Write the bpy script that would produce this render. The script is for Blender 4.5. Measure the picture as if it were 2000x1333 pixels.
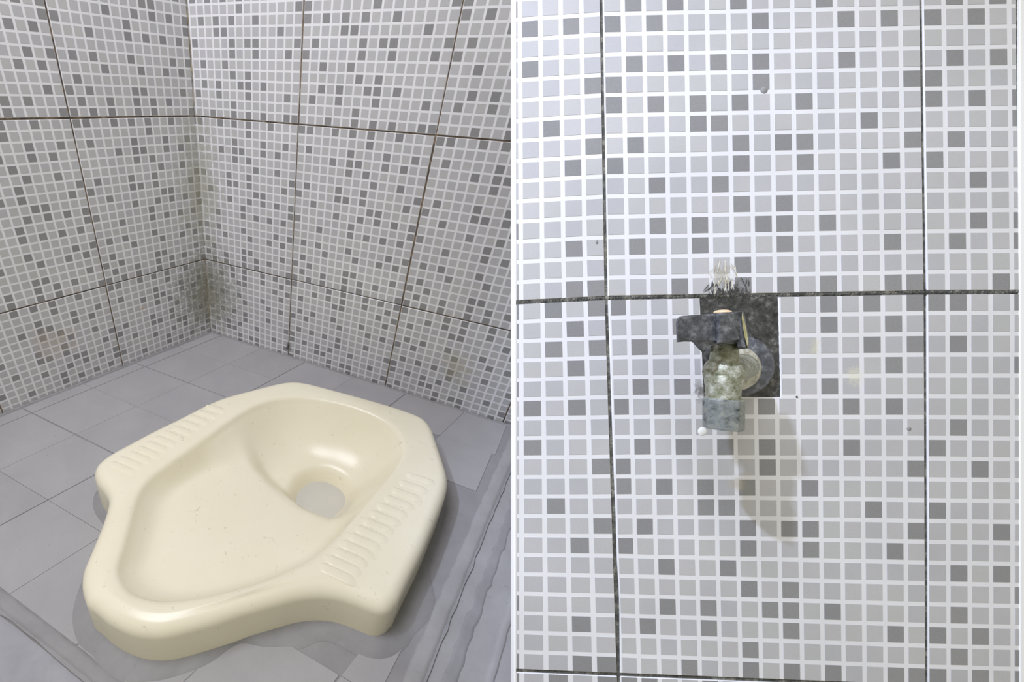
import bpy, bmesh, math, random
from mathutils import Vector, Matrix, Euler

for o in list(bpy.data.objects):
    bpy.data.objects.remove(o)
scene = bpy.context.scene
col = scene.collection
rnd = random.Random(7)

# ------------------------------------------------------------------ camera, world, lights
FPX, PX, PY = 799.912, 562.658, 659.664            # focal length and principal point in pixels (2000 x 1333)
H2 = 0.16717                                       # height of the lower wall joint above the floor
CAM = Vector((0.486017, -0.623529, 0.298635 + H2))
EUL = Euler((1.019248, -0.035827, 0.465730), 'XYZ')
RC = EUL.to_matrix()
cd = bpy.data.cameras.new('camera')
cd.sensor_fit = 'HORIZONTAL'; cd.sensor_width = 36.0
cd.lens = FPX / 2000.0 * 36.0
cd.shift_x = (1000.0 - PX) / 2000.0
cd.shift_y = (PY - 666.5) / 2000.0
cd.clip_start = 0.01
cam = bpy.data.objects.new('camera', cd)
cam.location = CAM; cam.rotation_euler = EUL
col.objects.link(cam)
scene.camera = cam

world = bpy.data.worlds.new('world'); scene.world = world
world.use_nodes = True
bg = world.node_tree.nodes['Background']
bg.inputs['Color'].default_value = (1.0, 0.96, 0.80, 1)
bg.inputs['Strength'].default_value = 0.51

ld = bpy.data.lights.new('ceiling_lamp', 'AREA')
ld.shape = 'DISK'; ld.size = 0.45; ld.energy = 8.2; ld.color = (0.875, 0.88, 1.0)
lamp = bpy.data.objects.new('ceiling_lamp', ld)
lamp.location = (0.10, -0.58, 1.20)
tgt = Vector((0.22, -0.30, 0.15))
lamp.rotation_euler = (tgt - lamp.location).to_track_quat('-Z', 'Y').to_euler()
col.objects.link(lamp)
# spot added up left of the camera to light the tap and cast its shadow
sd_ = bpy.data.lights.new('tap_spot', 'SPOT')
sd_.energy = 30.0; sd_.color = (0.65, 0.75, 1.0); sd_.shadow_soft_size = 0.011
sd_.spot_size = math.radians(43); sd_.spot_blend = 0.75
hl = bpy.data.objects.new('tap_spot', sd_)
hl.location = CAM + RC @ Vector((-.36, .54, .11))
aim = CAM + RC @ Vector((.35, -.07, -.262))
hl.rotation_euler = (aim - hl.location).to_track_quat('-Z', 'Y').to_euler()
col.objects.link(hl)

vs = scene.view_settings
vs.view_transform = 'Standard'; vs.look = 'None'; vs.gamma = 1.0; vs.exposure = 0.0
vs.use_curve_mapping = False

# ------------------------------------------------------------------ helpers
def ray(px, py):
    return RC @ Vector(((px - PX) / FPX, -(py - PY) / FPX, -1.0))
def on_floor(px, py, z=0.0):
    d = ray(px, py); return CAM + d * ((z - CAM.z) / d.z)
def project(P):
    q = RC.transposed() @ (Vector(P) - CAM)
    if q.z > -1e-4: return None
    return (PX + FPX * q.x / -q.z, PY - FPX * q.y / -q.z, -q.z)

def link(name, me, parent=None, mat=None, loc=(0, 0, 0)):
    o = bpy.data.objects.new(name, me); col.objects.link(o)
    o.location = loc
    if parent is not None: o.parent = parent
    if mat is not None and not me.materials: me.materials.append(mat)
    return o
def mesh_from(bm, smooth=False):
    me = bpy.data.meshes.new('m')
    bmesh.ops.recalc_face_normals(bm, faces=bm.faces[:])
    bm.to_mesh(me); bm.free()
    if smooth:
        for p in me.polygons: p.use_smooth = True
    return me
def pydata(v, f, smooth=False):
    me = bpy.data.meshes.new('m'); me.from_pydata([tuple(x) for x in v], [], f); me.update()
    if smooth:
        for p in me.polygons: p.use_smooth = True
    return me
def tag(o, label, cat, group=None):
    o['label'] = label; o['category'] = cat
    if group: o['group'] = group
    return o
def structure(o, label):
    o['kind'] = 'structure'; o['label'] = label
    return o

def slab_mesh(front, back_off, ch):
    """closed slab: front polygon (list of Vector, ccw seen from front), back_off: vector to the back, ch: chamfer"""
    n = len(front)
    c = sum(front, Vector()) / n
    nb = back_off.normalized()
    V = []; F = []
    fr = []
    nor = -nb
    for i in range(n):
        a, b, d = front[i - 1], front[i], front[(i + 1) % n]
        e1 = (b - a).normalized(); e2 = (d - b).normalized()
        n1 = nor.cross(e1); n2 = nor.cross(e2)
        m = (n1 + n2); m = m / max(0.3, m.dot(n1)) if m.length > 1e-6 else n1
        fr.append(b + m * ch)
    V += fr + [p + nb * ch for p in front] + [p + back_off for p in front]
    F.append(list(range(n)))
    for k in (0, 1):
        for i in range(n):
            j = (i + 1) % n
            F.append([k * n + j, k * n + i, (k + 1) * n + i, (k + 1) * n + j])
    F.append([2 * n + i for i in reversed(range(n))])
    return V, F

def tube(path, radii, seg=20, cap=True, flat=None):
    """round tube along a list of points"""
    V = []; F = []
    T = []
    for i in range(len(path)):
        a = path[max(0, i - 1)]; b = path[min(len(path) - 1, i + 1)]
        T.append((b - a).normalized())
    up = Vector((0, 0, 1)) if abs(T[0].z) < .9 else Vector((1, 0, 0))
    N = (up - T[0] * up.dot(T[0])).normalized()
    for i, p in enumerate(path):
        N = (N - T[i] * N.dot(T[i])).normalized()
        B = T[i].cross(N)
        for k in range(seg):
            a = 2 * math.pi * k / seg
            V.append(p + (N * math.cos(a) + B * math.sin(a)) * radii[i])
    for i in range(len(path) - 1):
        for k in range(seg):
            k2 = (k + 1) % seg
            F.append([i * seg + k, i * seg + k2, (i + 1) * seg + k2, (i + 1) * seg + k])
    if cap:
        F.append(list(reversed(range(seg)))); m = (len(path) - 1) * seg
        F.append([m + k for k in range(seg)])
    return V, F

def closed_spline(pts, per=8):
    out = []; n = len(pts)
    for i in range(n):
        p0, p1, p2, p3 = pts[i - 1], pts[i], pts[(i + 1) % n], pts[(i + 2) % n]
        for k in range(per):
            t = k / per
            out.append(0.5 * ((2 * p1) + (p2 - p0) * t + (2 * p0 - 5 * p1 + 4 * p2 - p3) * t * t + (3 * p1 - p0 - 3 * p2 + p3) * t ** 3))
    return out

# ------------------------------------------------------------------ materials
def new_mat(name):
    m = bpy.data.materials.new(name); m.use_nodes = True
    nt = m.node_tree; b = nt.nodes['Principled BSDF']
    return m, nt, b
def noise(nt, scale, detail=4, rough=.55, vec=None, dist=0.0):
    n = nt.nodes.new('ShaderNodeTexNoise')
    n.inputs['Scale'].default_value = scale; n.inputs['Detail'].default_value = detail
    n.inputs['Roughness'].default_value = rough; n.inputs['Distortion'].default_value = dist
    if vec is None:
        g = nt.nodes.new('ShaderNodeNewGeometry'); vec = g.outputs['Position']
    nt.links.new(vec, n.inputs['Vector'])
    return n.outputs['Fac']
def ramp(nt, fac, stops):
    r = nt.nodes.new('ShaderNodeValToRGB')
    e = r.color_ramp.elements
    while len(e) < len(stops): e.new(.5)
    for k, (p, c) in enumerate(stops):
        e[k].position = p
        e[k].color = (c, c, c, 1) if not isinstance(c, tuple) else (*c, 1)
    nt.links.new(fac, r.inputs['Fac'])
    return r.outputs['Color']
def math_node(nt, op, a, b=None, clamp=False):
    n = nt.nodes.new('ShaderNodeMath'); n.operation = op; n.use_clamp = clamp
    for k, x in enumerate((a, b)):
        if x is None: continue
        if isinstance(x, (int, float)): n.inputs[k].default_value = x
        else: nt.links.new(x, n.inputs[k])
    return n.outputs[0]
def mix(nt, fac, a, b):
    n = nt.nodes.new('ShaderNodeMix'); n.data_type = 'RGBA'
    for key, x in ((0, fac), (6, a), (7, b)):
        if isinstance(x, tuple): n.inputs[key].default_value = (*x, 1)
        elif isinstance(x, (int, float)): n.inputs[key].default_value = x
        else: nt.links.new(x, n.inputs[key])
    return n.outputs[2]
def near(nt, pos, radius, squash=(1, 1, 1)):
    """1 at a point in the room, 0 at the given radius (where a stain sits)"""
    g = nt.nodes.new('ShaderNodeNewGeometry')
    s = nt.nodes.new('ShaderNodeVectorMath'); s.operation = 'SUBTRACT'
    nt.links.new(g.outputs['Position'], s.inputs[0]); s.inputs[1].default_value = pos
    m = nt.nodes.new('ShaderNodeVectorMath'); m.operation = 'MULTIPLY'
    nt.links.new(s.outputs[0], m.inputs[0]); m.inputs[1].default_value = squash
    l = nt.nodes.new('ShaderNodeVectorMath'); l.operation = 'LENGTH'
    nt.links.new(m.outputs[0], l.inputs[0])
    return math_node(nt, 'SUBTRACT', 1.0, math_node(nt, 'DIVIDE', l.outputs['Value'], radius), True)
def bump(nt, b, fac, strength, distance=.001):
    n = nt.nodes.new('ShaderNodeBump'); n.inputs['Strength'].default_value = strength
    n.inputs['Distance'].default_value = distance
    nt.links.new(fac, n.inputs['Height']); nt.links.new(n.outputs['Normal'], b.inputs['Normal'])

STAINS = []      # (position, radius, squash, noise scale, colour, strength)
def stained(name, base, rough, spec=.5, vary=.05, grain=0.0):
    m, nt, b = new_mat(name)
    f = noise(nt, 18, 3)
    lo = tuple(c * (1 - vary) for c in base); hi = tuple(min(1, c * (1 + vary)) for c in base)
    c = mix(nt, ramp(nt, f, [(.35, 0.0), (.65, 1.0)]), lo, hi)
    if grain:
        g = noise(nt, 2400, 1)
        c = mix(nt, math_node(nt, 'MULTIPLY', ramp(nt, g, [(.4, 0.0), (.6, 1.0)]), grain), c, tuple(x * .75 for x in base))
    for pos, rad, sq, ns, colr, st in STAINS:
        k = near(nt, pos, rad, sq)
        n = noise(nt, ns, 6, .7, dist=.6)
        t = math_node(nt, 'ADD', n, math_node(nt, 'MULTIPLY', k, .42))
        msk = math_node(nt, 'MULTIPLY', ramp(nt, t, [(.68, 0.0), (.84, 1.0)]), k)
        msk = math_node(nt, 'MULTIPLY', msk, st, True)
        c = mix(nt, msk, c, colr)
    nt.links.new(c, b.inputs['Base Color'])
    b.inputs['Roughness'].default_value = rough
    b.inputs['Specular IOR Level'].default_value = spec
    return m

# panel frame (the wall with the tap), in camera space then in the room
PO = Vector((0.2088, 0.0273, -0.2690)); PR = Euler((-0.0015, -0.0315, 0.0071), 'XYZ').to_matrix()
pO = CAM + RC @ PO
pM = RC @ PR
pX, pY, pZ = pM.col[0].copy(), pM.col[1].copy(), pM.col[2].copy()
def on_panel(px, py, z=0.0):
    """room point at height z off the tap wall, met by the sight line of a photo pixel"""
    d = ray(px, py); o = pO + pZ * z
    return CAM + d * ((o - CAM).dot(pZ) / d.dot(pZ))

tapP = on_panel(1450, 700)
STAINS += [
    ((0.0, 0.0, 0.10), .16, (1, 1, .8), 120, (.12, .12, .10), .85), ((0.0, 0.0, 0.09), .15, (1, 1, .8), 40, (.36, .35, .26), .5),
    ((.193, -.003, 0.022), .014, (1, 1, .6), 200, (.05, .05, .04), 1.0),        # mould in the low corner
    ((0.0, 0.0, 0.30), .10, (1, 1, .35), 60, (.33, .32, .22), .55),
    ((-.11, -.28, 0.10), .07, (1, 1, 1), 45, (.52, .40, .28), .45),       # brown bloom on the left wall
    ((-.05, -.135, 0.105), .016, (1, 1, 1.8), 90, (.50, .38, .27), .8),
    ((.50, 0.0, 0.08), .06, (1, 1, 1), 50, (.42, .38, .22), .45),
    (tuple(on_panel(1428, 572)), .017, (1, 1, 1), 420, (.06, .06, .055), 1.0),   # grime above the tap
    (tuple(on_panel(1408, 535)), .016, (1, 1, 1), 240, (.40, .37, .28), .7),
    (tuple(on_panel(1375, 765)), .012, (1, 1, 1), 260, (.08, .08, .07), .9),
    (tuple(on_panel(1668, 735)), .013, (1, 1, 1), 330, (.80, .78, .58), .55),
    (tuple(on_panel(1592, 680)), .014, (2, 1, 1), 330, (.70, .68, .48), .5),
    (tuple(on_panel(1440, 945)), .012, (1, 1, 1), 150, (.50, .44, .33), .6),
]
M_glaze = stained('white_tile_glaze', (.80, .80, .825), .28, .5, .03)
M_light = [stained('pale_grey_mosaic_%d' % i, c, .34, .5, .04, .25) for i, c in enumerate([(.515, .513, .528), (.535, .530, .540), (.500, .500, .518), (.525, .524, .524)])]
M_dark = [stained('dark_grey_mosaic_%d' % i, c, .36, .5, .04, .55) for i, c in enumerate([(.285, .283, .292), (.305, .303, .308)])]
STAINS.clear()

m, nt, b = new_mat('dirty_joint_mortar')
f = noise(nt, 70, 6, .7)
nt.links.new(ramp(nt, f, [(.30, (.05, .045, .04)), (.46, (.15, .12, .09)), (.58, (.27, .20, .13)), (.72, (.45, .42, .36))]), b.inputs['Base Color'])
b.inputs['Roughness'].default_value = .9
bump(nt, b, noise(nt, 900, 4), .6, .0006)
M_joint = m
m, nt, b = new_mat('black_grimy_mortar')
f = noise(nt, 190, 9, .72)
nt.links.new(ramp(nt, f, [(.34, (.012, .012, .012)), (.50, (.05, .05, .048)), (.60, (.11, .11, .10)), (.74, (.36, .36, .34))]), b.inputs['Base Color'])
b.inputs['Roughness'].default_value = .55
bump(nt, b, noise(nt, 420, 6), .5, .0006)
M_grime = m
m, nt, b = new_mat('panel_joint_mortar')
f = noise(nt, 160, 7, .75)
nt.links.new(ramp(nt, f, [(.33, (.03, .03, .028)), (.50, (.09, .09, .08)), (.62, (.25, .24, .20)), (.8, (.5, .48, .4))]), b.inputs['Base Color'])
b.inputs['Roughness'].default_value = .9
bump(nt, b, noise(nt, 700, 5), .8, .0008)
M_pjoint = m
m, nt, b = new_mat('cream_paint_smear')
nt.links.new(ramp(nt, noise(nt, 300, 4), [(.4, (.50, .46, .36)), (.6, (.80, .78, .70))]), b.inputs['Base Color']); b.inputs['Roughness'].default_value = .7
M_smear = m
m, nt, b = new_mat('brown_corner_mortar')
nt.links.new(ramp(nt, noise(nt, 60, 6, .7), [(.35, (.10, .09, .06)), (.5, (.28, .23, .15)), (.65, (.45, .40, .30))]), b.inputs['Base Color']); b.inputs['Roughness'].default_value = .9
M_brown = m
m, nt, b = new_mat('white_plaster_edge')
b.inputs['Base Color'].default_value = (.93, .93, .93, 1); b.inputs['Roughness'].default_value = .7
M_white = m

def cement(name, a, c, scale=22):
    m, nt, b = new_mat(name)
    f = noise(nt, scale, 6, .62, dist=.4)
    cc = mix(nt, ramp(nt, f, [(.32, 0.0), (.68, 1.0)]), a, c)
    s = noise(nt, 160, 4, .6)
    cc = mix(nt, ramp(nt, s, [(.66, 0.0), (.74, .35)]), cc, tuple(x * .55 for x in a))
    nt.links.new(cc, b.inputs['Base Color'])
    b.inputs['Roughness'].default_value = .62
    bump(nt, b, noise(nt, 260, 5), .25, .0006)
    return m
M_cement = cement('grey_cement', (.330, .322, .322), (.390, .382, .383))
M_cement_dk = cement('dark_cement', (.265, .26, .263), (.33, .324, .33))
M_ftile = [cement('grey_floor_tile_%d' % i, a, c, 14) for i, (a, c) in enumerate([((.362, .353, .362), (.407, .398, .404)), ((.352, .343, .350), (.397, .388, .393)), ((.368, .359, .368), (.412, .403, .409))])]
M_lower = cement('bluish_lower_cement', (.30, .30, .325), (.41, .408, .43), 12)
M_fjoint = cement('floor_joint', (.27, .264, .27), (.33, .322, .33))

m, nt, b = new_mat('cream_ceramic')
f = noise(nt, 9, 4)
c = mix(nt, ramp(nt, f, [(.35, 0.0), (.7, 1.0)]), (.85, .79, .605), (.885, .835, .665))
s = noise(nt, 60, 7, .72, dist=1.2)
c = mix(nt, ramp(nt, s, [(.66, 0.0), (.80, .45)]), c, (.56, .50, .37))
s2 = noise(nt, 105, 5, .6, dist=1.5)
c = mix(nt, ramp(nt, s2, [(.645, 0.0), (.72, .45)]), c, (.42, .39, .32))
nt.links.new(c, b.inputs['Base Color'])
b.inputs['Roughness'].default_value = .24; b.inputs['Specular IOR Level'].default_value = .32
b.inputs['Subsurface Weight'].default_value = 0.0
M_cream = m
m, nt, b = new_mat('still_water')
b.inputs['Base Color'].default_value = (.95, .94, .88, 1); b.inputs['Roughness'].default_value = .03
b.inputs['Transmission Weight'].default_value = .5; b.inputs['IOR'].default_value = 1.33
M_water = m

def metal(name, stops, scale, rough, metallic):
    m, nt, b = new_mat(name)
    f = noise(nt, scale, 8, .7)
    nt.links.new(ramp(nt, f, stops), b.inputs['Base Color'])
    b.inputs['Roughness'].default_value = rough; b.inputs['Metallic'].default_value = metallic
    bump(nt, b, noise(nt, scale * 3, 5), .35, .0006)
    return m
M_brass = metal('weathered_tap_metal', [(.34, (.09, .095, .05)), (.45, (.235, .24, .16)), (.56, (.37, .375, .30)), (.70, (.66, .66, .60))], 260, .42, .25)
M_nut = metal('grey_zinc_coupling', [(.34, (.05, .055, .055)), (.42, (.18, .20, .19)), (.55, (.28, .30, .295)), (.66, (.33, .34, .21))], 230, .38, .45)
M_plastic = metal('worn_black_plastic', [(.36, (.035, .037, .041)), (.50, (.075, .078, .083)), (.62, (.17, .17, .175)), (.74, (.42, .42, .41))], 230, .40, 0.0)
M_flange = metal('blue_grey_flange', [(.34, (.055, .06, .075)), (.55, (.12, .13, .155)), (.74, (.40, .41, .42))], 240, .35, .2)
M_collar = metal('scaled_collar', [(.34, (.30, .28, .21)), (.50, (.55, .53, .44)), (.68, (.74, .72, .66))], 220, .5, .1)
M_cap = metal('tan_cap', [(.4, (.62, .42, .24)), (.7, (.80, .62, .42))], 80, .45, 0.0)
M_yellow = metal('limescale', [(.4, (.42, .38, .16)), (.65, (.66, .62, .40))], 200, .7, 0.0)

# ------------------------------------------------------------------ printed tile pattern (dark squares), 15 x 19
P = [{0, 1, 4, 6, 8, 11}, {8}, {1, 6, 10, 13}, {4, 6, 7, 10, 12}, {6, 8}, {9, 12}, {1, 5, 8, 14}, {0, 5, 6, 8, 13}, {2, 9, 10},
     {5, 8, 10, 12, 14}, {0, 7, 14}, {3, 7, 9, 11, 13}, set(), {1, 3, 7, 12, 14}, {4, 8, 11, 13}, {1}, {0, 2, 7, 8, 13}, {1, 4, 7, 9, 11}, {0, 2, 4, 7, 9, 14}]
P180 = [{14 - c for c in P[18 - r]} for r in range(19)]

TW, TH, NC, NR = .2, .25, 15, 19
CW, RH = TW / NC, TH / NR
SQ = .78
JOINT = .0011          # half joint width
D_BACK, D_FRONT, D_SQ = .0012, .0030, .00015

def unit_square(mat):
    """unit raised square, front at z=1, no back face"""
    v = [(x, y, 0) for x, y in ((-.5, -.5), (.5, -.5), (.5, .5), (-.5, .5))] + [(x, y, 1) for x, y in ((-.5, -.5), (.5, -.5), (.5, .5), (-.5, .5))]
    f = [(4, 5, 6, 7), (0, 1, 5, 4), (1, 2, 6, 5), (2, 3, 7, 6), (3, 0, 4, 7)]
    me = pydata(v, f); me.materials.append(mat)
    return me
SQ_MATS = M_light + M_dark
SQ_ME = [unit_square(m) for m in SQ_MATS]

class Squares:
    """collects the printed squares of one wall: the largest 300 become objects, the rest one mesh"""
    def __init__(self): self.items = []
    def add(self, tile, c, ex, ey, ez, mi, weight): self.items.append((weight, tile, c, ex, ey, ez, mi))
    def build(self, wall):
        self.items.sort(key=lambda i: -i[0])
        V = []; F = []; MI = []
        for k, (w, tile, c, ex, ey, ez, mi) in enumerate(self.items):
            if k < 300 and w > 0:
                o = bpy.data.objects.new('mosaic_square', SQ_ME[mi]); col.objects.link(o)
                o.parent = tile
                M = Matrix(((ex.x, ey.x, ez.x), (ex.y, ey.y, ez.y), (ex.z, ey.z, ez.z))).to_4x4()
                M.translation = c - tile.location
                o.matrix_local = M
            else:
                b0 = len(V)
                for sz in (0, 1):
                    for sx, sy in ((-.5, -.5), (.5, -.5), (.5, .5), (-.5, .5)):
                        V.append(c + ex * sx + ey * sy + ez * sz)
                for f in ((4, 5, 6, 7), (0, 1, 5, 4), (1, 2, 6, 5), (2, 3, 7, 6), (3, 0, 4, 7)):
                    F.append([b0 + i for i in f]); MI.append(mi)
        me = pydata(V, F)
        for mm in SQ_MATS: me.materials.append(mm)
        me.polygons.foreach_set('material_index', MI)
        o = link('mosaic_squares', me, wall); o['kind'] = 'stuff'
def pick(dark):
    return len(M_light) + rnd.randrange(len(M_dark)) if dark else rnd.randrange(len(M_light))

# ------------------------------------------------------------------ the two tiled walls of the corner
ANG = -0.344605
dL = Vector((math.sin(ANG), -math.cos(ANG), 0)); nL = Vector((math.cos(ANG), math.sin(ANG), 0))
UP = Vector((0, 0, 1))
def wall(name, label, org, r, n, spans, tiers):
    """spans: (s0, s1, first column fraction); tiers: (z0, z1, bottom row fraction, pattern flip)"""
    s_min = min(s[0] for s in spans); s_max = max(s[1] for s in spans)
    z_max = max(t[1] for t in tiers)
    q = [org + r * s_min - UP * .03, org + r * s_max - UP * .03, org + r * s_max + UP * z_max, org + r * s_min + UP * z_max]
    V = [p + n * D_BACK for p in q] + [p - n * .06 for p in q]
    me = pydata(V, [(0, 1, 2, 3), (7, 6, 5, 4), (1, 0, 4, 5), (2, 1, 5, 6), (3, 2, 6, 7), (0, 3, 7, 4)])
    W = structure(link(name, me, None, M_joint), label)
    sq = Squares(); cache = {}
    for (z0, z1, flip) in tiers:
        for (s0, s1, full0) in spans:
            jx, jy = rnd.uniform(-.0004, .0004), rnd.uniform(-.0004, .0004)
            key = (round(s1 - s0, 4), round(z1 - z0, 4))
            cen = org + r * ((s0 + s1) / 2 + jx) + UP * ((z0 + z1) / 2 + jy)
            if key not in cache:
                hw, hh = (s1 - s0) / 2 - JOINT, (z1 - z0) / 2 - JOINT
                fr = [r * -hw - UP * hh + n * D_FRONT, r * hw - UP * hh + n * D_FRONT, r * hw + UP * hh + n * D_FRONT, r * -hw + UP * hh + n * D_FRONT]
                cache[key] = pydata(*slab_mesh(fr, -n * .0028, .0006))
            t = link('wall_tile', cache[key], W, M_glaze, cen)
            pat = P180 if flip else P
            for rr in range(NR):
                for cc in range(NC):
                    # square limits along the wall and in height (tile grid hangs from the tile top and from its right edge)
                    a = full0 + cc * CW + CW * (1 - SQ) / 2; b = a + CW * SQ
                    top = z1 - rr * RH - RH * (1 - SQ) / 2; bot = top - RH * SQ
                    a = max(a, s0 + JOINT + .0006); b = min(b, s1 - JOINT - .0006); bot = max(bot, z0 + JOINT + .0006)
                    if b - a < .0012 or top - bot < .0012: continue
                    c = org + r * ((a + b) / 2 + jx) + UP * ((top + bot) / 2 + jy) + n * D_FRONT
                    pj = project(c); w = 0.0
                    if pj and 0 < pj[0] < 996 and 0 < pj[1] < 1333:
                        w = abs(n.dot((CAM - c).normalized())) * (b - a) * (top - bot) / (CAM - c).length_squared
                    sq.add(t, c, r * (b - a), UP * (top - bot), n * D_SQ, pick(cc in pat[rr]), w)
    sq.build(W)
    return W
W1 = 0.19311
tiersR = [(-.004, H2, True), (H2, H2 + TH, False), (H2 + TH, H2 + 2 * TH, True), (H2 + 2 * TH, H2 + 3 * TH, False)]
tiersL = [(-.004, H2, False), (H2, H2 + TH, False), (H2 + TH, H2 + 2 * TH, False), (H2 + 2 * TH, H2 + 3 * TH, False)]
spansR = [(.0008, W1, W1 - TW)] + [(W1 + k * TW, W1 + (k + 1) * TW, W1 + k * TW) for k in range(4)]
spansL = [(-(k + 1) * TW, -k * TW if k else -.0008, -(k + 1) * TW) for k in range(5)]
wall_right = wall('wall_right', 'mosaic print tiled wall to the right of the corner', Vector((0, 0, 0)), Vector((1, 0, 0)), Vector((0, -1, 0)), spansR, tiersR)
wall_left = wall('wall_left', 'mosaic print tiled wall to the left of the corner', Vector((0, 0, 0)), -dL, nL, spansL, tiersL)

cdir = (Vector((0, -1, 0)) + nL).normalized()
for (za, zb, xo, rr0) in ((.004, H2, 0.0, .0013), (H2 + TH, H2 + 2 * TH, .0022, .0012)):
    pth = [Vector((xo, 0, 0)) + cdir * (.0034 if xo == 0 else .0030) + UP * lerp_ for lerp_ in [za + (zb - za) * k / 40 for k in range(41)]]
    rad_ = [rr0 * rnd.uniform(.6, 1.3) for _ in pth]
    link('corner_mortar', pydata(*tube(pth, rad_, 6)), wall_right, M_brown)

# ------------------------------------------------------------------ squat toilet outlines (needed by the floor too)
TZ = .055
far_top = [(182, 913), (191, 899), (215, 881), (258, 858), (300, 836), (350, 812), (400, 787), (440, 771), (500, 755), (545, 744), (572, 741), (600, 744), (640, 754), (700, 770),
           (760, 787), (800, 800), (829, 813), (845, 831), (856, 860), (868, 895), (876, 922), (877, 945), (870, 972), (855, 1010), (830, 1070), (800, 1130), (777, 1178)]
near_base = [(764, 1216), (752, 1236), (736, 1244), (718, 1242), (690, 1230), (655, 1218), (620, 1214), (580, 1218), (540, 1229), (480, 1247), (420, 1268), (350, 1288), (312, 1292), (272, 1285), (232, 1265), (200, 1238)]
left_top = [(166, 1176), (156, 1142), (158, 1112), (166, 1090), (181, 1056), (196, 1020), (206, 990), (209, 972), (203, 957), (192, 944), (183, 930)]
out2 = [on_floor(x, y, TZ) for x, y in far_top] + [on_floor(x, y, 0) for x, y in near_base] + [on_floor(x, y, TZ) for x, y in left_top]
out2 = [Vector((p.x, p.y)) for p in out2]
bowl_px = [(236, 1108), (248, 1070), (261, 1020), (275, 972), (300, 937), (350, 900), (400, 865), (450, 828), (490, 803), (530, 788), (575, 783), (620, 786), (680, 799), (730, 818), (766, 842), (781, 870),
           (781, 892), (768, 917), (745, 946), (715, 981), (682, 1020), (650, 1055), (610, 1088), (560, 1114), (500, 1138), (440, 1155), (380, 1168), (330, 1173), (290, 1169), (260, 1157), (242, 1136)]
bow2 = [on_floor(x, y, TZ - .004) for x, y in bowl_px]; bow2 = [Vector((p.x, p.y)) for p in bow2]
outline = closed_spline(out2, 10); bowl = closed_spline(bow2, 10)
def polar(poly, c, n):
    """points of a closed polyline met by n rays from c"""
    res = []
    m = len(poly)
    for k in range(n):
        a = 2 * math.pi * k / n; d = Vector((math.cos(a), math.sin(a))); best = None
        for i in range(m):
            p, q = poly[i] - c, poly[(i + 1) % m] - c
            e = q - p; den = d.x * e.y - d.y * e.x
            if abs(den) < 1e-12: continue
            t = (p.x * e.y - p.y * e.x) / den; u = (p.x * d.y - p.y * d.x) / den
            if t > 0 and -1e-6 <= u <= 1 + 1e-6 and (best is None or t > best): best = t
        res.append(c + d * best)
    return res
tc = on_floor(500, 985, TZ); tc = Vector((tc.x, tc.y))
NA = 256
OUT = polar(outline, tc, NA); BOW = polar(bowl, tc, NA)
def normals2(loop):
    n = len(loop); res = []
    for i in range(n):
        e = loop[(i + 1) % n] - loop[i - 1]
        res.append(Vector((e.y, -e.x)).normalized())
    return res
ON = normals2(OUT)
if (ON[0]).dot(OUT[0] - tc) < 0: ON = [-x for x in ON]

def inside(p, poly):
    c = False; n = len(poly)
    for i in range(n):
        a, b = poly[i], poly[i - 1]
        if (a.y > p.y) != (b.y > p.y) and p.x < (b.x - a.x) * (p.y - a.y) / (b.y - a.y) + a.x: c = not c
    return c

# ------------------------------------------------------------------ floor: platform, lower floor, tiles
def flat_poly(name, outer, z, depth, mat, hole=None, ch=0.0):
    bm = bmesh.new()
    def loop(pts, zz): return [bm.verts.new((p[0], p[1], zz)) for p in pts]
    lo = loop(outer, z); es = [bm.edges.new((lo[i], lo[(i + 1) % len(lo)])) for i in range(len(lo))]
    lh = []
    if hole:
        lh = loop(hole, z); es += [bm.edges.new((lh[i], lh[(i + 1) % len(lh)])) for i in range(len(lh))]
    bmesh.ops.triangle_fill(bm, use_beauty=True, edges=es)
    for L in (lo, lh):
        if not L: continue
        bt = [bm.verts.new((v.co.x, v.co.y, z - depth)) for v in L]
        for i in range(len(L)):
            j = (i + 1) % len(L); bm.faces.new((L[i], L[j], bt[j], bt[i]))
    return link(name, mesh_from(bm), None, mat)

Y_FRONT = -.562
def x_edge(y): return .6305 + .2036 * y
hole = [tc + (p - tc) * .86 for p in OUT[::8]]
wl = lambda y: -y * math.tan(ANG) * 1.0            # x of the left wall at a given y
plat = [(0, 0), (wl(Y_FRONT) - .0, Y_FRONT)]
n_edge = 40
for k in range(n_edge + 1):
    x = wl(Y_FRONT) + (x_edge(Y_FRONT) - .02 - wl(Y_FRONT)) * k / n_edge
    plat.append((x, Y_FRONT + rnd.uniform(-.0012, .0012)))
for k in range(n_edge + 1):
    y = Y_FRONT + .02 + (0 - Y_FRONT - .02) * k / n_edge
    plat.append((x_edge(y) + rnd.uniform(-.0012, .0012), y))
floor = structure(flat_poly('floor', plat, 0.0, .04, M_fjoint, hole), 'grey cement platform with floor tiles around the squat toilet')
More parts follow.
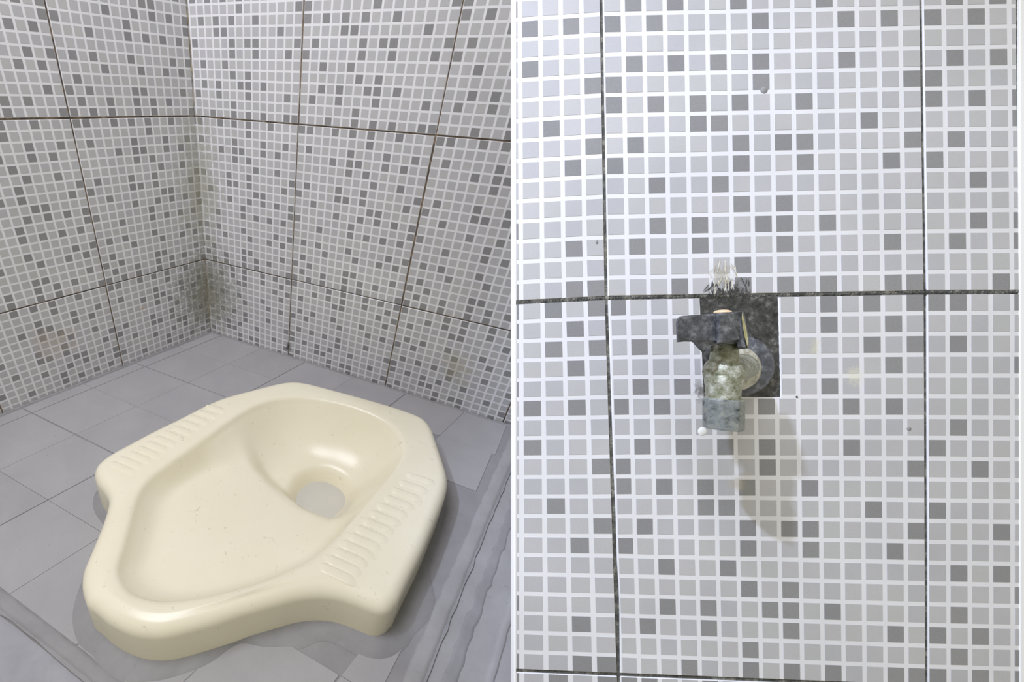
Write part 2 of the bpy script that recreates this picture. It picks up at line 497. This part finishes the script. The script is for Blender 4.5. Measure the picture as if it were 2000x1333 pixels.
# rounded cement borders along the two open edges of the platform
def strip(pts, w0, w1, z0, h, name, mat, parent, wob=.0015, seg=7):
    V = []; F = []; n = len(pts)
    for i, p in enumerate(pts):
        a = pts[max(0, i - 1)]; b = pts[min(n - 1, i + 1)]
        t = (b - a).normalized(); nn = Vector((t.y, -t.x))
        o0 = w0 + rnd.uniform(-wob, wob); o1 = w1 + rnd.uniform(-wob, wob) * .5
        for k in range(seg):
            u = k / (seg - 1); q = p + nn * (o0 + (o1 - o0) * u)
            V.append(Vector((q.x, q.y, z0 + h * math.sin(math.pi * min(1, max(0, u))) ** .6 if 0 < u < 1 else z0 - .0045)))
    for i in range(n - 1):
        for k in range(seg - 1):
            F.append([i * seg + k, i * seg + k + 1, (i + 1) * seg + k + 1, (i + 1) * seg + k])
    me = pydata(V, F, True)
    bm = bmesh.new(); bm.from_mesh(me); bmesh.ops.recalc_face_normals(bm, faces=bm.faces[:]); 
    if sum(f.normal.z for f in bm.faces) < 0: bmesh.ops.reverse_faces(bm, faces=bm.faces[:])
    bm.to_mesh(me); bm.free()
    return link(name, me, parent, mat)
bp = [Vector((wl(Y_FRONT) + (x_edge(Y_FRONT) - wl(Y_FRONT)) * k / 60, Y_FRONT + .006)) for k in range(61)]
strip(bp, -.012, .0065, -.0005, .0016, 'cement_border', M_cement_dk, floor)
bp = [Vector((x_edge(y) - .007, y)) for y in [Y_FRONT + (-.004 - Y_FRONT) * k / 60 for k in range(61)]]
strip(bp, -.014, .0075, -.0005, .0022, 'cement_border', M_cement, floor)

# lower floor beyond the platform: a front piece, a side channel, a side floor
low = [(wl(-1.0), -1.0), (1.05, -1.0), (1.05, -.558), (wl(-.558) - .02, -.558)]
f2 = structure(flat_poly('floor', low, -.0045, .04, M_lower), 'bluish grey lower floor in front of the toilet platform')
side = [(x_edge(-.563) - .01, -.563), (1.05, -.563), (1.05, 0), (x_edge(0) - .01, 0)]
f3 = structure(flat_poly('floor', side, -.0022, .04, M_cement), 'grey cement lower floor beside the toilet platform')
bp = [Vector((x_edge(y) + .047, y)) for y in [-.56 + .55 * k / 60 for k in range(61)]]
strip(bp, -.004, .006, -.0024, .0016, 'cement_ridge', M_cement, f3)
bp = [Vector((x_edge(y) + .018, y)) for y in [-.56 + .55 * k / 60 for k in range(61)]]
strip(bp, -.008, .008, -.0024, .0006, 'dark_line', M_cement_dk, f3, .003)  # darker cement strip between the platform edge and the ridge

# floor tiles: about 20 cm apart with finer joints half way, parallel to the two walls
rows = [(-.006, -.0862), (-.0865, -.1708), (-.1722, -.2637), (-.2640, -.3548), (-.3568, -.4517), (-.4520, -.5465)]
sl = math.tan(-ANG)
s_main = .107 - sl * -.356            # a main cross joint, measured along x at y = 0
dr0 = on_floor(628, 985, 0); dr0 = Vector((dr0.x, dr0.y))
for ri, (y1, y0) in enumerate(rows):
    xs = []
    k0 = -8
    for k in range(k0, 10):
        xs.append(s_main + k * .1)
    for k in range(len(xs) - 1):
        main_l = (k + k0) % 2 == 0
        g0 = .0009 if main_l else .00015; g1 = .00015 if main_l else .0009
        a, b = xs[k] + g0, xs[k + 1] - g1
        quad = [Vector((a + sl * y0, y0, 0)), Vector((b + sl * y0, y0, 0)), Vector((b + sl * y1, y1, 0)), Vector((a + sl * y1, y1, 0))]
        # clip against the left wall, and keep clear of the open right edge
        amin = .012
        if b < amin + .004: continue
        if a < amin:
            quad[0] = Vector((amin + sl * y0, y0, 0)); quad[3] = Vector((amin + sl * y1, y1, 0))
        lim0, lim1 = x_edge(y0) - .03, x_edge(y1) - .03
        if quad[0].x > lim0 - .01 or quad[3].x > lim1 - .01: continue
        quad[1].x = min(quad[1].x, lim0 + rnd.uniform(-.003, .003)); quad[2].x = min(quad[2].x, lim1 + rnd.uniform(-.003, .003))
        c = sum(quad, Vector()) / 4
        pts2 = [Vector((p.x, p.y)) for p in quad] + [Vector((c.x, c.y))] + [Vector(((quad[i].x + quad[i - 1].x) / 2, (quad[i].y + quad[i - 1].y) / 2)) for i in range(4)]
        if any(inside(p, bowl) and (p - dr0).length < .16 for p in pts2): continue
        if all(inside(p, outline) for p in pts2): continue
        th = .0010 + rnd.uniform(-.00012, .00012)
        fr = [p - c + Vector((0, 0, th)) for p in quad]
        V, F = slab_mesh(fr, Vector((0, 0, -th - .0005)), .0002)
        link('floor_tile', pydata(V, F), floor, M_ftile[rnd.randrange(3)], c)

# cement smeared around the foot of the toilet
V = []; F = []
offs = []
for i in range(NA):
    a = 2 * math.pi * i / NA
    w = .010 + .005 * math.sin(3 * a + 1) + .004 * math.sin(7 * a + .4) + .002 * math.sin(17 * a) + rnd.uniform(-.0006, .0006)
    d = (OUT[i] - tc).normalized()
    if d.x > .35: w += .012 * min(1, (d.x - .35) / .3)
    if d.x < -.2 and d.y < 0: w += .008
    if d.y > .2: w *= .35
    offs.append(max(.003, w))
offs = [sum(offs[(i + k) % NA] for k in range(-3, 4)) / 7 for i in range(NA)]
for i in range(NA):
    for (u, z) in ((-.006, .0045), (.001, .0042), (.3, .0030), (.8, .0022), (1.0, .0002)):
        w = u if u < .01 else offs[i] * u
        if u == 1.0: w = offs[i]
        q = OUT[i] + ON[i] * w
        V.append(Vector((q.x, q.y, z)))
for i in range(NA):
    j = (i + 1) % NA
    for k in range(4): F.append([i * 5 + k, i * 5 + k + 1, j * 5 + k + 1, j * 5 + k])
me = pydata(V, F, True)
bm = bmesh.new(); bm.from_mesh(me); bmesh.ops.recalc_face_normals(bm, faces=bm.faces[:])
if sum(f.normal.z for f in bm.faces) < 0: bmesh.ops.reverse_faces(bm, faces=bm.faces[:])
bm.to_mesh(me); bm.free()
link('cement_fillet', me, floor, M_cement_dk)
# mortar along the foot of the two walls
for nm, a, b, n2 in (('a', Vector((.01, 0)), Vector((.63, 0)), 1), ('b', Vector((0, 0)) + Vector((dL.x, dL.y)) * .01, Vector((dL.x, dL.y)) * .6, -1)):
    pts = [a + (b - a) * (k / 90) for k in range(91)]
    strip(pts, .002 * n2, .009 * n2, .0004, .0022, 'cement_fillet', M_cement_dk, floor, .0022)

# ------------------------------------------------------------------ squat toilet
root = bpy.data.objects.new('squat_toilet', None); col.objects.link(root)
root.location = (tc.x, tc.y, 0)
tag(root, 'cream ceramic squat toilet with ribbed foot rests set in the grey floor', 'toilet')
rloc = Vector((tc.x, tc.y, 0))
drain = on_floor(628, 985, TZ - .085); dr = Vector((drain.x, drain.y))
cr0 = on_floor(493, 948, TZ - .04); cr1 = on_floor(660, 1030, TZ - .04)
cr0 = Vector((cr0.x, cr0.y)); cr1 = Vector((cr1.x, cr1.y))
ce = (cr1 - cr0).normalized(); cn = Vector((-ce.y, ce.x))
if cn.dot(dr - cr0) < 0: cn = -cn
fp = on_floor(300, 1150, TZ - .02); fp = Vector((fp.x, fp.y))
ax = (dr - fp); axl = ax.length; ax = ax / axl
def sst(a, b, x):
    t = min(1, max(0, (x - a) / (b - a))); return t * t * (3 - 2 * t)
rings = []
def ring(pts, zs): rings.append([Vector((p.x - tc.x, p.y - tc.y, z)) for p, z in zip(pts, zs)])
RO = .013
ring([p + n * .0015 for p, n in zip(OUT, ON)], [-.004] * NA)
ring([p + n * .0012 for p, n in zip(OUT, ON)], [.004] * NA)
ring([p + n * .0006 for p, n in zip(OUT, ON)], [.022] * NA)
for k in range(7):
    a = math.pi / 2 * k / 6
    ring([p - n * RO * (1 - math.cos(a)) for p, n in zip(OUT, ON)], [TZ - RO + RO * math.sin(a)] * NA)
inner0 = [p - n * RO for p, n in zip(OUT, ON)]
rimb = [b + (b - tc).normalized() * .010 for b in BOW]
for u in (.25, .5, .75):
    ring([a + (b - a) * u for a, b in zip(inner0, rimb)], [TZ + .0006 * math.sin(math.pi * u)] * NA)
for k in range(5):
    a = math.pi / 2 * k / 4 * .8
    ring([b + (b - tc).normalized() * (.010 - .010 * math.sin(a)) for b in BOW], [TZ - .010 * (1 - math.cos(a))] * NA)
ts = [.02, .045, .07, .10, .13, .165, .20, .24, .28, .32, .36, .40, .44, .48, .52, .555, .59, .62, .65, .68, .71, .74, .77, .80, .83, .86, .89, .92, .95, .975]
z_edge = TZ - .010 * (1 - math.cos(math.pi / 2 * .8))
for t in ts:
    pts = []; zs = []
    for b in BOW:
        q = b + (dr - b) * t
        d = (q - b).length
        sd = (q - cr0).dot(cn)
        prog = min(1, max(0, (q - fp).dot(ax) / axl))
        back = sst(-.02, .05, sd)
        pan = .024 + .016 * prog
        deep = .066
        fade = 1 - sst(.075, .150, (q - dr).length)
        target = pan + (deep - pan) * (sst(-.003, .030, sd - .25 * (q - dr).dot(ce) ** 2 / .1) * fade + sst(.0, .09, sd) * (1 - fade))
        r = (q - dr).length
        pit = .030 * (1 - sst(.022, .052, r))
        W = .030 + .055 * back
        s = 1 - (1 - min(1, d / W)) ** 2.2
        pts.append(q); zs.append(z_edge - (target - (TZ - z_edge)) * s - pit * sst(.0, .03, d))
    ring(pts, zs)
V = [p for r in rings for p in r]; F = []
for k in range(len(rings) - 1):
    for i in range(NA):
        j = (i + 1) % NA
        F.append([k * NA + i, k * NA + j, (k + 1) * NA + j, (k + 1) * NA + i])
V.append(Vector((dr.x - tc.x, dr.y - tc.y, rings[-1][0].z)))
for i in range(NA): F.append([(len(rings) - 1) * NA + i, (len(rings) - 1) * NA + (i + 1) % NA, len(V) - 1])
me = pydata(V, F, True)
bm = bmesh.new(); bm.from_mesh(me); bmesh.ops.recalc_face_normals(bm, faces=bm.faces[:]); bm.to_mesh(me); bm.free()
link('pan', me, root, M_cream)
# still water in the outlet
wz = TZ - .0825
V = [Vector((dr.x - tc.x, dr.y - tc.y, wz))] + [Vector((dr.x - tc.x + .038 * math.cos(2 * math.pi * k / 48), dr.y - tc.y + .038 * math.sin(2 * math.pi * k / 48), wz)) for k in range(48)]
V += [v - Vector((0, 0, .03)) for v in V]
F = [[0, 1 + k, 1 + (k + 1) % 48] for k in range(48)] + [[49, 50 + (k + 1) % 48, 50 + k] for k in range(48)] + [[1 + k, 50 + k, 50 + (k + 1) % 48, 1 + (k + 1) % 48] for k in range(48)]
w = link('water', pydata(V, F), root, M_water); w['label'] = 'still water in the outlet'
# ribs of the two foot rests
def rib(p, q, wd, ht):
    V = []; F = []
    L = (q - p); t = L.normalized(); n = Vector((-t.y, t.x, 0)); N1, N2 = 20, 8
    for i in range(N1 + 1):
        u = i / N1; e = sst(0, .22, u) * sst(0, .30, 1 - u)
        for k in range(N2 + 1):
            a = math.pi * k / N2
            V.append(p + L * u + n * (math.cos(a) * wd * (.6 + .4 * e)) + Vector((0, 0, math.sin(a) * ht * e - .0005 + (0 if 0 < k < N2 else -.0008))))
    for i in range(N1):
        for k in range(N2): F.append([i * (N2 + 1) + k, (i + 1) * (N2 + 1) + k, (i + 1) * (N2 + 1) + k + 1, i * (N2 + 1) + k + 1])
    me = pydata(V, F, True)
    bm = bmesh.new(); bm.from_mesh(me)
    if sum(f.normal.z for f in bm.faces) < 0: bmesh.ops.reverse_faces(bm, faces=bm.faces[:])
    bm.to_mesh(me); bm.free()
    return me
def ribs(a0, a1, b0, b1, n):
    wd = .43 * (on_floor(*a0, TZ) - on_floor(*b0, TZ)).length / (n - 1)
    for k in range(n):
        u = k / (n - 1)
        p = on_floor(a0[0] + (b0[0] - a0[0]) * u, a0[1] + (b0[1] - a0[1]) * u, TZ + .0004); q = on_floor(a1[0] + (b1[0] - a1[0]) * u, a1[1] + (b1[1] - a1[1]) * u, TZ + .0004)
        link('tread_rib', rib(p - rloc, q - rloc, wd, .0015), root, M_cream)
ribs((210, 904), (268, 928), (402, 793), (446, 807), 12)
ribs((787, 925), (856, 948), (618, 1103), (706, 1144), 13)

# ------------------------------------------------------------------ the wall with the tap (stands beside the toilet, faces the camera)
WF = bpy.data.objects.new('wall_front', None)
# joint corners read in the photograph: columns left edge, V0, V1, right edge
Hs = {  # tier boundary -> pixel points at left panel edge, first joint, second joint, right panel edge
    'top': [(1004, -158), (1172, -170), (1797, -184), (1983, -188)],
    'mid': [(1007, 591), (1185, 582), (1808, 571), (1991, 570)],
    'low': [(1007, 1311), (1209, 1319), (1811, 1343), (1992, 1348)]}
mid, lowr = Hs['mid'], Hs['low']
bot = [on_panel(*b) + (on_panel(*b) - on_panel(*a)) for a, b in zip(mid, lowr)]
lines = [[on_panel(*p) for p in Hs['top']], [on_panel(*p) for p in Hs['mid']], [on_panel(*p) for p in Hs['low']], bot]
# stop the lowest tier on the floor
frac = min(1.0, min((a.z - .002) / max(1e-6, a.z - b.z) for a, b in zip(lines[2], lines[3])))
pz_min = -.004
colfrac = [(4.25 / 15, 1.0), (0.0, 1.0), (0.0, 4.35 / 15)]       # part of the tile that is there
flips = [[True, True, True], [True, True, False], [True, False, True]]
# backing
L0, L1 = lines[0][0], lines[3][0]
def lerp(a, b, t): return a + (b - a) * t
fb = [lines[0][0], lines[0][3], lerp(lines[2][3], lines[3][3], frac), lerp(lines[2][0], lines[3][0], frac)]
ez = pZ
fr = [fb[3] - pX * .0000, fb[2] + pX * .010, fb[1] + pX * .010, fb[0]]
fr = [p - ez * .0007 for p in fr]
bk = [fr[0] - ez * .03 + pX * .05, fr[1] - ez * .03, fr[2] - ez * .03, fr[3] - ez * .03 + pX * .05]
c0 = sum(fr, Vector()) / 4
me = pydata([p - c0 for p in fr + bk], [(0, 1, 2, 3), (7, 6, 5, 4), (1, 0, 4, 5), (2, 1, 5, 6), (3, 2, 6, 7), (0, 3, 7, 4)])
WF = structure(link('wall_front', me, None, M_pjoint, c0), 'mosaic print tiled wall that carries the weathered water tap')
PF = .0     # tile front lies in the panel plane
# notch cut in the middle tile for the tap, in tile units (column, row)
NOTCH = (4.45, 8.17, 5.05)
sqp = Squares()
class FakeParent: pass
for ti in range(3):
    for ci in range(3):
        A, B = lines[ti][ci], lines[ti][ci + 1]
        C, D = lines[ti + 1][ci + 1], lines[ti + 1][ci]
        f0, f1 = colfrac[ci]
        rows_here = NR
        # full-tile parameter u in 0..1 over all 15 columns, present between f0 and f1
        if ci == 0: kx = 4.25
        elif ci == 2: kx = 4.35
        else: kx = 15.0
        c_start = 15 - kx if ci == 0 else 0.0
        def at(c, r, A=A, B=B, C=C, D=D, c_start=c_start, kx=kx):
            u = (c - c_start) / kx; v = r / NR
            return lerp(lerp(A, B, u), lerp(D, C, u), v)
        rmax = NR * frac if ti == 2 else NR
        jc, jr = .0011 / CW, .0012 / RH
        ca, cb = c_start + (jc if ci else .02), c_start + kx - (jc if ci < 2 else .02)
        ra, rb = jr * (1.3 if ti == 1 else 1), rmax - jr
        poly = [(ca, rb), (cb, rb), (cb, ra), (ca, ra)]
        notch = (ti == 1 and ci == 1)
        if notch: poly = [(ca, rb), (cb, rb), (cb, ra), (NOTCH[1], ra), (NOTCH[1] + .03, NOTCH[2]), (NOTCH[0] + .1, NOTCH[2] - .05), (NOTCH[0], ra), (ca, ra)]
        if ci == 1 and ti == 1:      # chipped left edge low down, as in the photograph
            poly = poly[:1] + poly[1:] + [(ca + .01, 8), (ca + .04, 11), (ca + .03, 13.2), (ca + .07, 14.5), (ca + .08, 15.6), (ca + .05, 16.6)]
        fr = [at(c, r) for c, r in poly]
        cen = sum(fr, Vector()) / len(fr)
        V, F = slab_mesh([p - cen for p in fr], -ez * .0021, .00025)
        t = link('wall_tile', pydata(V, F), WF, M_glaze, cen - c0)
        t_world = cen
        pat = P180 if flips[ti][ci] else P
        class Tl: pass
        for rr in range(NR):
            for cc in range(NC):
                a0, a1 = cc + (1 - SQ) / 2, cc + 1 - (1 - SQ) / 2
                r0, r1 = rr + (1 - SQ) / 2, rr + 1 - (1 - SQ) / 2
                a0 = max(a0, ca + .10 if (ci == 1 and ti == 1) else ca + .03); a1 = min(a1, cb - .03); r1 = min(r1, rb - .03)
                if a1 - a0 < .08 or r1 - r0 < .08: continue
                cut = False
                if notch and r0 < NOTCH[2] + .03 and a1 > NOTCH[0] and a0 < NOTCH[1]:
                    cut = True
                    if a0 < NOTCH[0] - .1: a1 = NOTCH[0] - .06
                    elif a1 > NOTCH[1] + .1: a0 = NOTCH[1] + .08
                    elif r1 > NOTCH[2] + .1: r0 = NOTCH[2] + .06
                    else: continue
                c = at((a0 + a1) / 2, (r0 + r1) / 2)
                ex = at(a1, (r0 + r1) / 2) - at(a0, (r0 + r1) / 2)
                ey = at((a0 + a1) / 2, r0) - at((a0 + a1) / 2, r1)
                pj = project(c); w = 0
                if pj and 1000 < pj[0] < 1990 and 0 < pj[1] < 1333 and a1 - a0 > .7:
                    w = 1.0 / (.01 + (c - tapP).length)
                sqp.items.append((w, t, c - c0, ex, ey, ez * D_SQ, pick(cc in pat[rr])))
# Squares.build subtracts the tile location, which is relative to the wall as well
sqp.build(WF)

# mortar bed in the notch, and crumbly mortar standing in the wide joints
def crumble(name, p0, p1, width, h, n, mat, parent, off):
    V = []; F = []; seg = 5
    t = (p1 - p0).normalized(); nn = ez.cross(t)
    for i in range(n + 1):
        p = lerp(p0, p1, i / n); w = width * rnd.uniform(.55, 1.35); sh = rnd.uniform(-.25, .25) * width; hh = h * rnd.uniform(.3, 1.2)
        for k in range(seg):
            u = k / (seg - 1) * 2 - 1
            V.append(p + nn * (sh + u * w) + ez * (hh * (1 - u * u) * rnd.uniform(.6, 1.2) - .0006) - off)
    for i in range(n):
        for k in range(seg - 1): F.append([i * seg + k, i * seg + k + 1, (i + 1) * seg + k + 1, (i + 1) * seg + k])
    me = pydata(V, F)
    bm = bmesh.new(); bm.from_mesh(me)
    if sum(f.normal.dot(ez) for f in bm.faces) < 0: bmesh.ops.reverse_faces(bm, faces=bm.faces[:])
    bm.to_mesh(me); bm.free()
    return link(name, me, parent, mat)
crumble('joint_mortar', lines[1][0], lines[1][1], .0017, .0008, 110, M_pjoint, WF, c0)
crumble('joint_mortar', lines[1][1], lines[1][2], .0012, .0007, 260, M_pjoint, WF, c0)
crumble('joint_mortar', lines[1][2], lines[1][3], .0018, .0008, 110, M_pjoint, WF, c0)
mb = [on_panel(1366, 779), on_panel(1526, 782), on_panel(1526, 574), on_panel(1366, 577)]
N = 26; V = []; F = []
for i in range(N + 1):
    for j in range(N + 1):
        p = lerp(lerp(mb[0], mb[1], i / N), lerp(mb[3], mb[2], i / N), j / N)
        V.append(p - c0 + ez * (-.0004 + rnd.uniform(-.0002, .0002)))
for i in range(N):
    for j in range(N): F.append([i * (N + 1) + j, (i + 1) * (N + 1) + j, (i + 1) * (N + 1) + j + 1, i * (N + 1) + j + 1])
me = pydata(V, F, True)
bedo = link('mortar_bed', me, WF, M_grime); bedo['label'] = 'black grimy square of mortar behind the tap'
# brushed smears of grime and cream paint above the tap
for (nm, mt, cnt, x0, x1, y0, y1, ln, dx) in (('grime_smear', M_grime, 70, 1372, 1464, 553, 580, 17, 8), ('paint_smear', M_smear, 26, 1392, 1438, 520, 572, 26, 3)):
    V = []; F = []
    for k in range(cnt):
        x = rnd.uniform(x0, x1); y = y1 - (y1 - y0) * rnd.random() ** 1.6; L = ln * rnd.uniform(.4, 1.1); d = rnd.uniform(-dx, dx) + (1420 - x) * .12
        w = rnd.uniform(.5, 1.3); b0 = len(V)
        for (t, q) in ((0, .3), (.35, 1), (.75, .8), (1, .1)):
            for sgn in (-1, 1):
                V.append(on_panel(x + d * t + sgn * w * q, y - L * t + L * .3) - c0 + ez * (.0004 + .0002 * q))
        for i in range(3): F.append([b0 + 2 * i, b0 + 2 * i + 1, b0 + 2 * i + 3, b0 + 2 * i + 2])
    o = link(nm, pydata(V, F), WF, mt); o['kind'] = 'stuff'
# specks on the glaze
for (x, y, r, mm, sy) in ((1371, 843, 9, M_white, 1.0), (1492, 176, 7, M_cement_dk, 1.0), (1775, 838, 4, M_cement_dk, 1.1), (1165, 473, 3, M_cement_dk, 1.6), (1556, 776, 2, M_grime, 1)):
    c = on_panel(x, y); R = r * .000336
    V = [ez * .00032]; n = 18
    for k in range(n):
        a = 2 * math.pi * k / n; V.append((pX * math.cos(a) + pY * math.sin(a) * sy) * R * .85 + ez * .0003)
    for k in range(n):
        a = 2 * math.pi * k / n; V.append((pX * math.cos(a) + pY * math.sin(a) * sy) * R * rnd.uniform(.95, 1.05))
    F = [[0, 1 + k, 1 + (k + 1) % n] for k in range(n)] + [[1 + k, 1 + n + k, 1 + n + (k + 1) % n, 1 + (k + 1) % n] for k in range(n)]
    link('speck', pydata(V, F, True), WF, mm, c - c0)
# white plaster strips that finish the two side edges
def edge_trim(name, xa, xb, label):
    pts = []
    top, bt = lines[0], [lerp(a, b, frac) for a, b in zip(lines[2], lines[3])]
    a = on_panel(xa, -175); b = on_panel(xb, -175); d = on_panel(xa, 1333); e = on_panel(xb, 1333)
    k = (a - d); 
    lowz = min(d.z, e.z); tdn = (lowz - .003) / max(1e-6, (a.z - d.z)) 
    d2 = d - k * tdn; e2 = e - k * tdn
    fr = [d2, e2, b, a]; cen = sum(fr, Vector()) / 4
    V, F = slab_mesh([p - cen + ez * .0004 for p in fr], -ez * .004, .0002)
    return structure(link(name, pydata(V, F), None, M_white, cen), label)
edge_trim('trim_1', 1003.5, 1007.6, 'thin white plaster edge of the tap wall beside the corner')
edge_trim('trim_2', 1990.5, 2030, 'white plaster edge of the tap wall on the side away from the corner')

# ------------------------------------------------------------------ water tap
tapo = bpy.data.objects.new('water_tap', None); col.objects.link(tapo)
T0 = on_panel(1450, 714, -.001)
tapo.location = T0
tag(tapo, 'weathered grey metal water tap with a black lever on the tiled wall', 'tap')
def part(name, V, F, mat, smooth=True, parent=None):
    me = pydata([v - T0 for v in V], F, smooth)
    bm = bmesh.new(); bm.from_mesh(me); bmesh.ops.recalc_face_normals(bm, faces=bm.faces[:]); bm.to_mesh(me); bm.free()
    return link(name, me, parent or tapo, mat)
TP = on_panel
def lathe_along(p, axis, prof, seg=40, skew=False):
    """prof: (distance along axis, radius)"""
    a = axis.normalized(); u = (pY - a * pY.dot(a)).normalized(); v = a.cross(u)
    if skew: u, v = pY, pX
    V = []; F = []
    for (h, r) in prof:
        for k in range(seg):
            t = 2 * math.pi * k / seg; V.append(p + a * h + (u * math.cos(t) + v * math.sin(t)) * r)
    for i in range(len(prof) - 1):
        for k in range(seg):
            j = (k + 1) % seg; F.append([i * seg + k, i * seg + j, (i + 1) * seg + j, (i + 1) * seg + k])
    F.append(list(range(seg))); F.append([(len(prof) - 1) * seg + k for k in range(seg)])
    return V, F
ZE = .042                                   # how far the elbow stands off the wall
pe = TP(1412, 733, ZE)
axis = (TP(1424, 724, .030) - TP(1450, 714, .003))
# wall flange
part('wall_flange', *lathe_along(TP(1441, 714, -.001), ez, [(0, .0175), (.0015, .0190), (.0035, .0190), (.0048, .0180), (.0052, .0165), (.0060, .0158), (.0066, .0148), (.0066, .002)]), M_flange)
# collar and neck
part('collar', *lathe_along(TP(1445, 719, .004), axis, [(0, .0130), (.001, .0138), (.006, .0138), (.0075, .0130), (.0080, .0112), (.0100, .0110), (.0104, .0122), (.0128, .0122), (.0134, .0106), (.0150, .0100), (.0152, .002)], skew=True), M_collar)
# elbow body: neck, bend and spout in one piece
pts = [TP(1446, 716, .012), TP(1437, 720, .022), TP(1428, 723, .031), TP(1420, 726, .0375), TP(1414.5, 733, .0410), TP(1412.5, 743, ZE), TP(1412, 756, ZE), TP(1412, 770, ZE), TP(1412, 785, ZE)]
rad = [.0080, .0078, .0078, .0082, .0082, .0076, .0071, .0069, .0069]
# denser path
path = []; rr_ = []
for i in range(len(pts) - 1):
    for k in range(4):
        path.append(lerp(pts[i], pts[i + 1], k / 4)); rr_.append(rad[i] + (rad[i + 1] - rad[i]) * k / 4)
path.append(pts[-1]); rr_.append(rad[-1])
for _ in range(3): path = [path[0]] + [(path[i - 1] + path[i] * 2 + path[i + 1]) / 4 for i in range(1, len(path) - 1)] + [path[-1]]
bodyo = part('body', *tube(path, rr_, 28), M_brass)
# shoulder ball at the bend
V, F = [], []
cb_ = TP(1411, 728, ZE - .001); seg, st = 28, 14
for i in range(st + 1):
    ph = math.pi * i / st
    for k in range(seg):
        th = 2 * math.pi * k / seg
        V.append(cb_ + pY * math.cos(ph) * .0092 + (pX * math.cos(th) + pZ * math.sin(th)) * math.sin(ph) * .0080)
for i in range(st):
    for k in range(seg): F.append([i * seg + k, i * seg + (k + 1) % seg, (i + 1) * seg + (k + 1) % seg, (i + 1) * seg + k])
part('valve_housing', V, F, M_brass)
# spout coupling with flats and an open mouth
cp, cq = TP(1412.5, 779, ZE), TP(1412.5, 838, ZE)
dn = (cq - cp); Ln = dn.length; dn = dn / Ln
u = (pX - dn * pX.dot(dn)).normalized(); v = dn.cross(u)
V = []; F = []; seg = 24
def flat_r(th, r):       # eight rounded flats
    s = math.pi / 4; x = (th + s / 2) % s - s / 2
    return r * (.955 / max(.92, math.cos(x)))
prof = [(0, .0055), (0, .0074), (.0006, .0079), (.002, .0080), (Ln - .001, .0079), (Ln, .0077), (Ln, .0058), (Ln - .008, .0056)]
for (h, r) in prof:
    for k in range(seg):
        th = 2 * math.pi * k / seg; q = flat_r(th + .35, r) if r > .007 else r
        V.append(cp + dn * h + (u * math.cos(th) + v * math.sin(th)) * q)
for i in range(len(prof) - 1):
    for k in range(seg): F.append([i * seg + k, i * seg + (k + 1) % seg, (i + 1) * seg + (k + 1) % seg, (i + 1) * seg + k])
F.append([7 * seg + k for k in range(seg)])
cpl = part('spout_coupling', V, F, M_nut, False)
# stem between body and lever
part('stem', *tube([TP(1414, 716, ZE), TP(1415, 690, ZE), TP(1416, 676, ZE), TP(1417, 664, ZE)], [.0062, .0056, .0052, .0050], 20), M_brass)
# lever: thick shaped plate
lev = [(1320, 631), (1322, 623), (1327, 618.5), (1334, 617), (1364, 615), (1395, 612.5), (1424, 610), (1449, 608), (1452, 622), (1456, 645), (1461, 678), (1460, 681), (1443, 682.5), (1440, 671), (1388, 676), (1387, 688), (1371, 688.5), (1361, 679), (1351, 668), (1336, 667.5), (1321, 669)]
fz = .052
front = [TP(x, y, fz) for x, y in lev][::-1]
viewd = (TP(1400, 650, 0) - TP(1400, 650, fz)).normalized()
bd = (viewd * .0125 + pX * .0016)
n_ = len(front)
V, F = slab_mesh(front, bd, .0007)
lever = part('lever', V, F, M_plastic, False)
# raised middle block of the lever with its limescale edge
blk = [(1398, 612.5), (1425, 610.5), (1449, 608.5), (1452, 640), (1457, 679), (1442, 680), (1438, 668), (1400, 672)]
V, F = slab_mesh([TP(x, y, fz + .0022) for x, y in blk][::-1], viewd * .006, .0009)
part('lever_hub', V, F, M_plastic, False, lever)
edg = [(1449.5, 611), (1453, 622), (1458, 645), (1461.5, 668), (1460, 678), (1455, 660), (1451.5, 640), (1449, 622)]
V, F = slab_mesh([TP(x, y, fz + .0026) for x, y in edg][::-1], viewd * .004, .0003)
e_ = part('limescale_edge', V, F, M_yellow, False, lever); e_['label'] = 'yellow limescale crust on the lever edge'
# tan cap on top
V, F = [], []
cc_ = TP(1411.5, 611, fz - .004)
for i in range(9):
    ph = math.pi / 2 * i / 8
    for k in range(20):
        th = 2 * math.pi * k / 20
        V.append(cc_ + pY * math.cos(ph) * .0016 + (pX * math.cos(th) + pZ * math.sin(th)) * math.sin(ph) * .0036)
for i in range(8):
    for k in range(20): F.append([i * 20 + k, i * 20 + (k + 1) % 20, (i + 1) * 20 + (k + 1) % 20, (i + 1) * 20 + k])
part('top_cap', V, F, M_cap, True, lever)
